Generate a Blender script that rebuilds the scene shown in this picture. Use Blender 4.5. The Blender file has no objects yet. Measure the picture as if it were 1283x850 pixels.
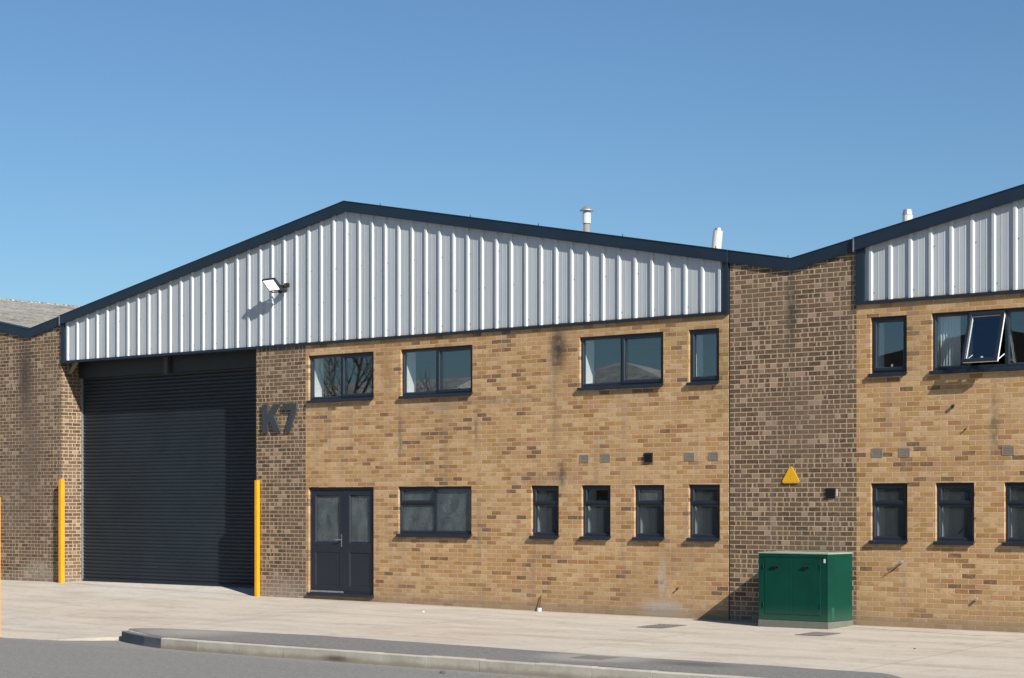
import bpy, bmesh, math, random
from mathutils import Vector, Matrix, noise as mnoise
random.seed(7)
R = math.radians
scene = bpy.context.scene
COL = scene.collection

# ------------------------------------------------------------------ helpers
class MB:
    """collects shapes into one mesh"""
    def __init__(s): s.v = []; s.f = []; s.mi = []
    def face(s, pts, mi=0):
        n = len(s.v); s.v += [tuple(p) for p in pts]
        s.f.append(tuple(range(n, n+len(pts)))); s.mi.append(mi)
    def box(s, x0, x1, y0, y1, z0, z1, mi=0):
        n = len(s.v)
        s.v += [(x0,y0,z0),(x1,y0,z0),(x1,y1,z0),(x0,y1,z0),(x0,y0,z1),(x1,y0,z1),(x1,y1,z1),(x0,y1,z1)]
        for q in ((0,3,2,1),(4,5,6,7),(0,1,5,4),(1,2,6,5),(2,3,7,6),(3,0,4,7)):
            s.f.append(tuple(n+i for i in q)); s.mi.append(mi)
    def prism_y(s, poly, y0, y1, mi=0):
        """poly: list of (x,z), counter-clockwise seen from -y; extruded y0 (front) to y1"""
        n = len(s.v); k = len(poly)
        s.v += [(x,y0,z) for x,z in poly] + [(x,y1,z) for x,z in poly]
        s.f.append(tuple(n+i for i in range(k))); s.mi.append(mi)
        s.f.append(tuple(n+k+i for i in reversed(range(k)))); s.mi.append(mi)
        for i in range(k):
            j = (i+1) % k
            s.f.append((n+i, n+k+i, n+k+j, n+j)); s.mi.append(mi)
    def tube(s, p0, p1, r0, r1=None, seg=12, cap=True, mi=0):
        r1 = r0 if r1 is None else r1
        p0 = Vector(p0); p1 = Vector(p1); d = (p1-p0).normalized()
        a = d.orthogonal().normalized(); b = d.cross(a)
        n = len(s.v)
        for p, r in ((p0,r0),(p1,r1)):
            for i in range(seg):
                t = 2*math.pi*i/seg
                s.v.append(tuple(p + a*r*math.cos(t) + b*r*math.sin(t)))
        for i in range(seg):
            j = (i+1) % seg
            s.f.append((n+i, n+j, n+seg+j, n+seg+i)); s.mi.append(mi)
        if cap:
            s.f.append(tuple(n+i for i in reversed(range(seg)))); s.mi.append(mi)
            s.f.append(tuple(n+seg+i for i in range(seg))); s.mi.append(mi)
    def rings(s, x0, x1, z0, z1, prof, close_inner=False, mi=0):
        """picture frame: prof is a list of (inset, y); successive rectangles are joined"""
        n = len(s.v); k = len(prof)
        for ins, y in prof:
            s.v += [(x0+ins,y,z0+ins),(x1-ins,y,z0+ins),(x1-ins,y,z1-ins),(x0+ins,y,z1-ins)]
        for a in range(k-1):
            for i in range(4):
                j = (i+1) % 4
                s.f.append((n+4*a+i, n+4*a+j, n+4*a+4+j, n+4*a+4+i)); s.mi.append(mi)
        if close_inner:
            s.f.append(tuple(n+4*(k-1)+i for i in range(4))); s.mi.append(mi)
    def build(s, name, mats, parent=None, bevel=0, smooth=False, loc=None):
        me = bpy.data.meshes.new(name)
        v = s.v
        if loc is not None: v = [(a-loc[0], b-loc[1], c-loc[2]) for a,b,c in v]
        me.from_pydata(v, [], s.f)
        if not isinstance(mats, (list,tuple)): mats = [mats]
        for m in mats: me.materials.append(m)
        for p, i in zip(me.polygons, s.mi): p.material_index = i
        bm = bmesh.new(); bm.from_mesh(me)
        bmesh.ops.remove_doubles(bm, verts=bm.verts, dist=1e-5)
        bmesh.ops.recalc_face_normals(bm, faces=bm.faces)
        bm.to_mesh(me); bm.free()
        if smooth:
            for p in me.polygons: p.use_smooth = True
        o = bpy.data.objects.new(name, me); COL.objects.link(o)
        if loc is not None: o.location = loc
        if parent: o.parent = parent; 
        if parent and loc is None: o.matrix_parent_inverse = Matrix.Translation(-world_loc(parent))
        if bevel:
            b = o.modifiers.new('bevel','BEVEL'); b.width = bevel; b.segments = 2; b.limit_method = 'ANGLE'; b.angle_limit = R(40)
            b.harden_normals = False
        return o
def world_loc(o):
    l = Vector(o.location)
    if o.parent: l = o.matrix_parent_inverse.translation + l + world_loc(o.parent)
    return l
def tag(o, label=None, cat=None, group=None, kind=None):
    if label: o['label'] = label
    if cat: o['category'] = cat
    if group: o['group'] = group
    if kind: o['kind'] = kind
    return o
def empty(name, loc=(0,0,0)):
    o = bpy.data.objects.new(name, None); COL.objects.link(o); o.location = loc
    o.empty_display_size = .2
    return o
def copy_tree(o, parent=None):
    c = o.copy(); COL.objects.link(c); c.parent = parent
    if parent: c.matrix_parent_inverse = o.matrix_parent_inverse.copy()
    for ch in [q for q in bpy.data.objects if q.parent == o and q is not c]: copy_tree(ch, c)
    return c

# ------------------------------------------------------------------ material helper
class Mat:
    def __init__(s, name):
        s.m = bpy.data.materials.new(name); s.m.use_nodes = True
        s.nt = s.m.node_tree; s.N = s.nt.nodes; s.L = s.nt.links
        s.bsdf = s.N['Principled BSDF']; s.out = s.N['Material Output']
    def lk(s, a, b):
        if isinstance(a, (int,float)): b.default_value = a
        elif isinstance(a, tuple): b.default_value = a if len(a)==len(b.default_value) else (*a,1)
        else: s.L.new(a, b)
    def n(s, t, **kw):
        x = s.N.new(t)
        for k,v in kw.items(): setattr(x,k,v)
        return x
    def m_(s, op, a, b=0, c=0, clamp=False):
        x = s.n('ShaderNodeMath', operation=op, use_clamp=clamp)
        s.lk(a, x.inputs[0]); s.lk(b, x.inputs[1]); s.lk(c, x.inputs[2]); return x.outputs[0]
    def add(s,a,b): return s.m_('ADD',a,b)
    def sub(s,a,b): return s.m_('SUBTRACT',a,b)
    def mul(s,a,b): return s.m_('MULTIPLY',a,b)
    def pos(s):
        t = s.n('ShaderNodeNewGeometry'); x = s.n('ShaderNodeSeparateXYZ'); s.L.new(t.outputs['Position'], x.inputs[0])
        s.P = t.outputs['Position']; return x.outputs
    def comb(s, x=0, y=0, z=0):
        c = s.n('ShaderNodeCombineXYZ'); s.lk(x,c.inputs[0]); s.lk(y,c.inputs[1]); s.lk(z,c.inputs[2]); return c.outputs[0]
    def noise(s, vec, scale, detail=4, rough=.55, col=False):
        x = s.n('ShaderNodeTexNoise'); s.L.new(vec, x.inputs['Vector']); x.inputs['Scale'].default_value = scale
        x.inputs['Detail'].default_value = detail; x.inputs['Roughness'].default_value = rough
        return x.outputs['Color' if col else 'Fac']
    def white(s, vec):
        x = s.n('ShaderNodeTexWhiteNoise', noise_dimensions='3D'); s.L.new(vec, x.inputs['Vector']); return x.outputs['Value']
    def ramp(s, fac, stops, interp='LINEAR'):
        x = s.n('ShaderNodeValToRGB'); cr = x.color_ramp; cr.interpolation = interp
        while len(cr.elements) < len(stops): cr.elements.new(.5)
        for e,(p,c) in zip(cr.elements, stops):
            e.position = p; e.color = (*c,1) if len(c)==3 else c
        s.lk(fac, x.inputs[0]); return x.outputs['Color']
    def mix(s, fac, a, b, mode='MIX'):
        x = s.n('ShaderNodeMix', data_type='RGBA', blend_type=mode)
        s.lk(fac, x.inputs[0]); s.lk(a, x.inputs[6]); s.lk(b, x.inputs[7]); return x.outputs[2]
    def sstep(s, v, lo, hi):
        x = s.n('ShaderNodeMapRange', interpolation_type='SMOOTHSTEP'); s.lk(v, x.inputs[0])
        x.inputs[1].default_value = lo; x.inputs[2].default_value = hi; x.inputs[3].default_value = 0; x.inputs[4].default_value = 1
        return x.outputs[0]
    def blob(s, X, Z, x0, z0, sx, sz, soft=1.0):
        """soft elliptical / box mask, 1 at (x0,z0)"""
        a = s.m_('ABSOLUTE', s.mul(s.sub(X,x0), 1/sx)); b = s.m_('ABSOLUTE', s.mul(s.sub(Z,z0), 1/sz))
        d = s.m_('MAXIMUM', a, b) if soft < .5 else s.m_('SQRT', s.add(s.mul(a,a), s.mul(b,b)))
        return s.sub(1.0, s.sstep(d, 1-soft if soft<1 else 0, 1))
    def bump(s, h, dist=.01, strength=1.0):
        x = s.n('ShaderNodeBump'); s.lk(h, x.inputs['Height']); x.inputs['Distance'].default_value = dist
        x.inputs['Strength'].default_value = strength; s.L.new(x.outputs[0], s.bsdf.inputs['Normal'])
    def set(s, color=None, rough=None, metal=None, spec=None):
        if color is not None: s.lk(color, s.bsdf.inputs['Base Color'])
        if rough is not None: s.lk(rough, s.bsdf.inputs['Roughness'])
        if metal is not None: s.lk(metal, s.bsdf.inputs['Metallic'])
        if spec is not None: s.lk(spec, s.bsdf.inputs['Specular IOR Level'])
        return s.m

def plain(name, col, rough=.5, metal=0, var=.12, scale=3, bump=0, spec=.5):
    """painted or raw surface with slight dirt variation and roughness break-up"""
    M = Mat(name); M.pos()
    f = M.noise(M.P, scale, 5, .6); g = M.noise(M.P, scale*14, 3)
    f = M.add(M.mul(f,.7), M.mul(g,.3))
    c = M.ramp(f, [(.3, tuple(v*(1-var) for v in col)), (.7, tuple(min(1,v*(1+var)) for v in col))])
    M.set(c, M.add(rough-.06, M.mul(f,.12)), metal, spec)
    if bump: M.bump(g, bump, .5)
    return M.m

# ---- brick
def brick(name, kind):
    M = Mat(name); X,Y,Z = M.pos()
    wob = M.noise(M.P, 6, 2)
    U = M.add(M.add(X,Y), .013)
    v = M.mul(M.add(Z, M.add(.0025, M.mul(M.sub(wob,.5),.006))), 1/.075); row = M.m_('FLOOR', v)
    odd = M.m_('MODULO', M.add(row,100), 2)
    u = M.add(M.mul(M.add(U, M.mul(M.white(M.comb(row,3,1)),.006)), 1/.225), M.mul(odd,.5)); col = M.m_('FLOOR', u)
    fu = M.sub(u,col); fv = M.sub(v,row)
    du = M.mul(M.m_('MINIMUM', fu, M.sub(1,fu)), .225); dv = M.mul(M.m_('MINIMUM', fv, M.sub(1,fv)), .075)
    d = M.add(M.m_('MINIMUM', du, dv), M.mul(M.sub(M.noise(M.P, 48, 3),.5), .008))
    bm = M.sstep(d, .0035, .0065) if kind=='buff' else M.sstep(d, .0045, .008)
    r1 = M.white(M.comb(col,row,0)); r2 = M.white(M.comb(col,row,7)); r3 = M.white(M.comb(col,row,13))
    fine = M.noise(M.P, 90, 3, .7); mid = M.noise(M.P, 22, 3, .6); big = M.noise(M.P, .55, 4, .6)
    streak = M.noise(M.comb(M.mul(X,2.2), Y, M.mul(Z,.28)), 1.6, 5, .65)
    if kind == 'buff':
        # drifts of brick batches: neighbouring bricks run paler or darker
        batch = M.noise(M.comb(M.mul(X,.8),0,M.mul(Z,1.6)), .9, 3, .6)
        rr = M.add(r1, M.mul(M.sub(batch,.5), .85))
        c = M.ramp(rr, [(0,(.47,.295,.130)),(.12,(.54,.37,.18)),(.25,(.43,.26,.095)),(.36,(.51,.335,.155)),(.47,(.41,.245,.085)),
                        (.57,(.45,.27,.12)),(.66,(.38,.205,.055)),(.73,(.43,.235,.115)),(.80,(.35,.19,.055)),(.86,(.33,.155,.065)),
                        (.905,(.27,.13,.033)),(.945,(.21,.10,.04)),(.975,(.14,.07,.032))], 'CONSTANT')
        mort = M.mix(big, (.60,.465,.285), (.50,.385,.235))
        c = M.mix(M.mul(M.sstep(mid,.45,.7),.55), c, (.32,.20,.09))
        c = M.mix(M.mul(M.sstep(fine,.5,.68),.45), c, (.64,.50,.31))
    else:
        spl = M.add(.5, M.mul(M.sub(M.white(M.comb(col,row,21)),.5),.36)); half = M.m_('GREATER_THAN', fu, spl)
        rh = M.white(M.comb(M.add(M.mul(col,2),half), row, 3))
        whole = M.m_('LESS_THAN', r1, .50); part = M.mul(M.m_('GREATER_THAN', r1, .50), M.m_('LESS_THAN', rh, .80))
        # burnt header patch: inset inside its half brick
        dh = M.mul(M.m_('MINIMUM', M.m_('MINIMUM', fu, M.sub(1,fu)), M.m_('ABSOLUTE', M.sub(fu,spl))), .225)
        jag = M.mul(M.sub(M.noise(M.P, 40, 2),.5),.03)
        ins = M.sstep(M.add(M.sub(dh, M.mul(rh,.016)), jag), .004, .012)
        dark = M.m_('MAXIMUM', whole, M.mul(part, ins))
        dark = M.mul(dark, M.add(.72, M.mul(M.sstep(mid,.3,.6),.28)))
        light = M.ramp(r2, [(0,(.33,.245,.165)),(.3,(.27,.195,.125)),(.5,(.32,.225,.15)),(.65,(.29,.215,.145)),(.88,(.35,.225,.155))], 'CONSTANT')
        dk = M.ramp(r3, [(0,(.095,.058,.030)),(.3,(.135,.084,.045)),(.55,(.07,.045,.026)),(.75,(.115,.074,.042)),(.9,(.155,.098,.052))], 'CONSTANT')
        c = M.mix(dark, light, dk)
        mort = M.mix(big, (.52,.415,.295), (.43,.34,.235))
    c = M.mix(M.mul(M.sub(1,r3), .10), c, (.25,.2,.15))
    # pale mortar joint around each brick
    c = M.mix(bm, mort, c)
    # weathering
    grime = M.mul(M.sstep(streak,.50,.72), .42)
    c = M.mix(grime, c, (.24,.19,.14))
    c = M.mix(M.mul(M.sstep(big,.48,.7), .28), c, (.30,.20,.10) if kind=='buff' else (.20,.15,.10))
    nz = M.noise(M.comb(M.mul(X,5),Y,M.mul(Z,2.5)), 3, 4, .7)
    def stain(c, x0,z0,sx,sz,colr,amt, soft=1.0, thr=(.3,.62)):
        msk = M.mul(M.mul(M.blob(X,Z,x0,z0,sx,sz,soft), M.sstep(nz,*thr)), amt)
        return M.mix(M.m_('MINIMUM',msk,1.0), c, colr)
    if kind == 'buff':
        c = stain(c, 1.02,4.5,.28,.6,(.055,.05,.04),1.0, thr=(.25,.5))
        c = stain(c, .95,3.3,.16,1.9,(.13,.10,.075),.35)
        c = stain(c, 1.10,2.35,.13,.42,(.08,.065,.05),.95)
        c = stain(c, -.2,3.66,1.3,.13,(.16,.135,.10),.8, 1.0,(.2,.75))
        c = stain(c, -1.75,3.60,1.1,.12,(.19,.155,.12),.7, 1.0,(.2,.75))
        c = stain(c, -2.65,3.1,.10,.8,(.15,.125,.10),.9)
        c = stain(c, -.82,3.2,.07,.6,(.17,.14,.11),.9)
        c = stain(c, .75,2.28,1.1,.14,(.18,.145,.11),.7,1.0,(.2,.75))
        c = stain(c, 3.15,4.55,.9,.3,(.42,.30,.10),.5)
        c = stain(c, -3.0,4.2,.32,.8,(.33,.20,.08),.7)
        c = stain(c, 4.38,4.0,.25,1.2,(.20,.17,.06),.6)
        c = stain(c, 9.05,2.95,.12,.9,(.13,.12,.07),.8)
        c = stain(c, 7.8,4.2,.4,.8,(.28,.20,.09),.5)
        # lime bloom of an old repair
        c = stain(c, 3.19,.62,.11,.42,(.46,.40,.32),.75,.5,(.2,.7))
        c = stain(c, 3.2,.10,.66,.24,(.44,.40,.35),1.0,.8,(.15,.5))
        # damp, mossy lowest courses
        low = M.mul(M.sub(1, M.sstep(M.add(Z, M.mul(M.sub(nz,.5),.10)), .09, .17)), .5)
        c = M.mix(low, c, (.20,.165,.105))
        low2 = M.mul(M.sub(1, M.sstep(M.add(Z, M.mul(M.sub(nz,.5),.4)), .1, .6)), .30)
        c = M.mix(low2, c, (.30,.235,.15))
    else:
        c = stain(c, -13.85,4.6,.42,1.4,(.05,.042,.035),1.0, thr=(.2,.55))
        c = stain(c, -13.7,3.0,.75,2.6,(.13,.105,.085),.8, thr=(.2,.6))
        c = stain(c, -14.4,2.0,.7,1.6,(.16,.14,.12),.55)
        c = stain(c, -13.35,.40,1.0,.34,(.42,.37,.28),.75,1.0,(.35,.6))
        c = stain(c, 5.64,4.9,.16,1.1,(.06,.055,.04),.85, thr=(.2,.55))
        c = stain(c, 5.65,3.0,.5,1.6,(.15,.12,.09),.45)
        c = stain(c, -5.8,.2,.9,.5,(.36,.30,.24),.6)
        low2 = M.mul(M.sub(1, M.sstep(M.add(Z, M.mul(M.sub(nz,.5),.3)), .1, .5)), .25)
        c = M.mix(low2, c, (.40,.35,.29))
    h = M.add(M.mul(bm,1.0), M.mul(fine,.35))
    c = M.mix(1.0, c, (.96,.93,.98) if kind=='buff' else (.97,.955,.95), 'MULTIPLY')
    M.set(c, .93, 0, .25); M.bump(h, .004, .8)
    return M.m
BUFF = brick('buff_brick','buff'); BROWN = brick('brown_brick','brown')

NAVY = plain('navy_flashing', (.009,.019,.033), .45, 0, .2, 2)
FRAME = plain('anthracite_upvc', (.015,.022,.033), .30, 0, .12, 4)
DOORM = plain('anthracite_door_panel', (.016,.019,.030), .38, 0, .12, 4)
SHUT = plain('slate_shutter', (.015,.023,.031), .5, 0, .3, .9, 0, .3)
DARKSTEEL = plain('dark_steel', (.02,.022,.026), .5, .2, .2, 4)
GALV = plain('galvanised_steel', (.42,.44,.46), .45, .7, .25, 9)
FLUEW = plain('white_flue_paint', (.50,.52,.52), .5, 0, .15, 9)
WHITE = plain('white_plaster', (.78,.79,.78), .8, 0, .05, 2)
UPVCW = plain('white_upvc', (.80,.80,.79), .35, 0, .05, 3)
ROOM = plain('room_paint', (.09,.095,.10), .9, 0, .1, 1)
BLACK = plain('black_plastic', (.008,.008,.009), .5, 0, .2, 4)
SIGNGREY = plain('grey_sign_letters', (.038,.046,.052), .5, 0, .1, 4)
TERRA = plain('air_brick_clay', (.21,.185,.15), .9, 0, .15, 12)
STEELH = plain('chrome_handle', (.7,.7,.7), .2, 1, .05, 5)
JOINT = plain('mastic_joint', (.05,.035,.025), .9, 0, .2, 5)

def m_clad():
    M = Mat('silver_cladding'); X,Y,Z = M.pos()
    f = M.noise(M.comb(M.mul(X,1.2),0,M.mul(Z,.35)), 1.1, 4, .6); g = M.noise(M.comb(M.mul(X,7),0,Z), 3, 4, .6)
    pan = M.white(M.comb(M.m_('FLOOR', M.mul(M.add(X,.2),1.0)),2,2))
    k = M.add(M.add(M.mul(f,.55), M.mul(g,.25)), M.mul(pan,.2))
    c = M.ramp(k, [(.3,(.41,.44,.46)),(.7,(.50,.53,.55))])
    # run-off dirt from under the verge
    st = M.mul(M.sstep(M.noise(M.comb(M.mul(X,9),0,M.mul(Z,.5)), 2, 4,.6), .55,.8), .22)
    c = M.mix(st, c, (.32,.34,.35))
    M.set(c, M.add(.42, M.mul(g,.14)), .2, .4); M.bump(f, .006, .4); return M.m
CLAD = m_clad()

def m_roof():
    M = Mat('lichened_fibre_cement'); X,Y,Z = M.pos()
    f = M.noise(M.P, 1.6, 6, .7); g = M.noise(M.P, 9, 4, .7); h = M.noise(M.comb(X,M.mul(Y,.3),0), .6, 3)
    c = M.ramp(f, [(.32,(.13,.12,.09)),(.5,(.27,.25,.21)),(.62,(.36,.34,.30)),(.75,(.22,.15,.10))])
    c = M.mix(M.mul(M.sstep(g,.5,.62),.8), c, (.46,.44,.39)); c = M.mix(M.mul(M.sub(1,M.sstep(g,.36,.46)),.8), c, (.10,.085,.06)); c = M.mix(M.mul(M.sstep(h,.5,.62),.4), c, (.38,.37,.36))
    M.set(c, .95, 0, .2)
    w = M.m_('SINE', M.mul(Y, 2*math.pi/.15)); M.bump(M.add(w, M.mul(g,.6)), .03, .8); return M.m
ROOF = m_roof()

def m_concrete():
    M = Mat('worn_concrete'); X,Y,Z = M.pos()
    f = M.noise(M.P, .5, 5, .6); g = M.noise(M.comb(M.mul(X,.35),M.mul(Y,1.6),0), 1.3, 5, .65); h = M.noise(M.P, 30, 4, .75); md = M.noise(M.comb(M.mul(X,.75),M.mul(Y,.9),0), 7, 5, .72); s = M.noise(M.P, 110, 2, .8)
    c = M.ramp(g, [(.28,(.375,.325,.265)),(.45,(.45,.40,.335)),(.58,(.51,.455,.385)),(.75,(.475,.41,.335))])
    # rusty gravelly area and paler, smoother apron at the shutter
    c = M.mix(M.mul(M.blob(X,Y,2.2,-4.2,3.2,1.3), M.mul(M.sstep(f,.3,.6),.5)), c, (.46,.335,.235))
    c = M.mix(M.mul(M.blob(X,Y,-6.5,-3.9,5.0,1.2), .35), c, (.43,.34,.26))
    c = M.mix(M.mul(M.blob(X,Y,-9.6,.2,4.2,2.0,.6), M.mul(M.sstep(g,.35,.6),.65)), c, (.54,.52,.485))
    c = M.mix(M.mul(M.sstep(md,.5,.7),.3), c, (.56,.52,.455)); c = M.mix(M.mul(M.sub(1,M.sstep(md,.32,.48)),.3), c, (.31,.25,.19)); c = M.mix(M.mul(M.sstep(h,.52,.7),.55), c, (.29,.235,.18)); c = M.mix(M.mul(M.sstep(s,.60,.75),.5), c, (.62,.575,.51))
    c = M.mix(M.mul(M.sstep(M.sub(1,s),.62,.74),.45), c, (.22,.185,.15))
    sp = M.noise(M.P, 2.3, 5, .7); c = M.mix(M.mul(M.sstep(sp,.60,.70),.40), c, (.25,.21,.165)); c = M.mix(M.mul(M.sstep(M.noise(M.comb(X,Y,5), 1.1, 5, .7),.56,.66),.30), c, (.56,.53,.47))
    # tyre-worn bands running along the frontage
    b = M.noise(M.comb(M.mul(X,.05),M.mul(Y,1.3),2), 1.2, 3,.6)
    c = M.mix(M.mul(M.sstep(b,.52,.66),.4), c, (.345,.285,.225))
    # bay joints and a crack
    jd = M.m_('ABSOLUTE', M.sub(M.m_('FRACT', M.mul(M.add(X,1.6), 1/4.6)), .5)); 
    ja = M.mul(M.sub(1,M.sstep(M.mul(jd,4.6), .006, .02)), .55)
    cy = M.m_('ABSOLUTE', M.sub(M.add(Y, M.add(.28, M.mul(M.sub(X,6.7),.20))), M.mul(M.sub(M.noise(M.P,1.5,4),.5),.10)))
    cr = M.mul(M.mul(M.sub(1,M.sstep(cy, .008, .03)), M.m_('GREATER_THAN',X,6.6)), M.m_('LESS_THAN',X,9.3))
    c = M.mix(ja, c, (.22,.18,.14)); c = M.mix(M.mul(cr,.85), c, (.08,.065,.05))
    # darker, ragged line in the angle of the wall
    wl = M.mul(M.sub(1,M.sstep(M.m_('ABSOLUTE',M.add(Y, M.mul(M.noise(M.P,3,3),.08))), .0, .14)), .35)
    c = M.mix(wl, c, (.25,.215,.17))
    M.set(c, .95, 0, .2); M.bump(M.add(M.mul(h,.6), M.mul(s,.4)), .012, .7); return M.m
CONC = m_concrete()

def m_asphalt(name, base, warm=0.0, bd=.012):
    M = Mat(name); X,Y,Z = M.pos()
    s = M.noise(M.P, 70, 3, .8); t = M.noise(M.P, 160, 2, .8); f = M.noise(M.comb(M.mul(X,.4),M.mul(Y,1.2),0), .9, 5, .6); h = M.noise(M.P, 6, 4,.6)
    b = base
    c = M.ramp(s, [(.32,(b*.55,b*.53,b*.51)),(.5,(b,b*.965,b*.93)),(.68,(b*1.9,b*1.82,b*1.7))])
    c = M.mix(M.mul(M.sstep(t,.58,.72),.55), c, (b*2.6,b*2.5,b*2.35))
    s2 = M.noise(M.comb(X,M.mul(Y,.4),0), 24, 4, .8); c = M.mix(M.mul(M.sstep(s2,.54,.68),.6), c, (b*2.3,b*2.2,b*2.05)); c = M.mix(M.mul(M.sub(1,M.sstep(s2,.34,.45)),.6), c, (b*.45,b*.45,b*.45)); c = M.mix(M.mul(M.sstep(f,.42,.7),.45), c, (b*1.25,b*1.2,b*1.15)); c = M.mix(M.mul(M.sstep(h,.55,.75),.25), c, (b*.6,b*.6,b*.6))
    if warm:
        c = M.mix(M.mul(M.blob(X,Y,-1.6,-5.9,1.5,1.1), .75), c, (.33,.30,.26))
        c = M.mix(M.mul(M.blob(X,Y,6.3,-5.95,1.1,.7,.6), .8), c, (.30,.28,.25))
        c = M.mix(M.mul(M.blob(X,Y,7.9,-6.0,.9,.35), .6), c, (.05,.055,.05))
    else:
        # dusty edge against the concrete crossing
        e = M.mul(M.sstep(M.add(Y, M.mul(M.sub(h,.5),.25)), -7.35, -6.85), .6); c = M.mix(e, c, (.27,.25,.22))
    M.set(c, .92, 0, .25); M.bump(s, bd, .9); return M.m
ROAD = m_asphalt('road_asphalt', .185); PAVE = m_asphalt('footway_asphalt', .155, 1.0, .005)

def m_kerb(name, col, dark):
    M = Mat(name); X,Y,Z = M.pos()
    f = M.noise(M.P, 3, 5, .65); s = M.noise(M.P, 60, 3,.7)
    c = M.ramp(f, [(.3,tuple(v*.8 for v in col)),(.7,tuple(v*1.12 for v in col))])
    c = M.mix(M.mul(M.sstep(s,.5,.7),.3), c, tuple(v*.6 for v in col))
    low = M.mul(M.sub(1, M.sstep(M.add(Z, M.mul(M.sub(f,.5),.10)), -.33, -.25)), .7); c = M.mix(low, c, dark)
    st = M.mul(M.blob(X,Z,2.55,-.30,.45,.07), .8); c = M.mix(st, c, (.06,.05,.04))
    M.set(c, .9, 0, .25); M.bump(M.add(f,M.mul(s,.4)), .012, .6); return M.m
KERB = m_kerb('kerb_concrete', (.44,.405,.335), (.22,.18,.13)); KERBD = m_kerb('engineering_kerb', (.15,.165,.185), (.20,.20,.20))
IRON = m_asphalt('cast_iron', .05, 0, .006)

def m_fasciagreen():
    M = Mat('green_cabinet_paint'); X,Y,Z = M.pos()
    f = M.noise(M.P, 2.2, 5, .65); g = M.noise(M.comb(M.mul(X,14),M.mul(Y,14),M.mul(Z,1.5)), 1, 4, .6); s = M.noise(M.P, 45, 2,.7)
    c = M.ramp(f, [(.3,(.0005,.036,.024)),(.7,(.0008,.050,.033))])
    c = M.mix(M.mul(M.sstep(g,.55,.8),.25), c, (.004,.06,.040)); c = M.mix(M.mul(M.sstep(s,.72,.80),.6), c, (.18,.26,.20))
    c = M.mix(M.mul(M.sub(1,M.sstep(Z,.05,.35)),.25), c, (.10,.15,.11))
    M.set(c, M.add(.5, M.mul(f,.2)), 0, .15); M.bump(f, .004, .2); return M.m
GREEN = m_fasciagreen()
LID = plain('dusty_green_lid', (.25,.32,.25), .75, 0, .2, 6)
PLINTH = plain('grey_plinth_paint', (.13,.135,.115), .75, 0, .15, 6)
YEL = plain('yellow_post_paint', (.74,.31,.006), .5, 0, .10, 5)
SIGNY = plain('yellow_warning_sign', (.68,.37,.008), .45, 0, .05, 5)
SIGNO = plain('faded_sign_print', (.66,.30,.01), .5, 0, .1, 20)
BARK = plain('grey_bark', (.16,.14,.115), .9, 0, .3, 6)
SHEET = plain('grey_fibre_cement_wall', (.30,.29,.27), .9, 0, .3, 1.5)
SHADEWALL = plain('dark_brick_wall', (.11,.085,.07), .9, 0, .3, 4)
PEB = plain('pale_stone', (.55,.53,.49), .9, 0, .2, 20)
RUST = plain('rusty_pipe', (.09,.045,.018), .9, 0, .4, 30)
CURT = plain('grey_white_blind', (.60,.62,.62), .9, 0, .08, 8)

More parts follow.
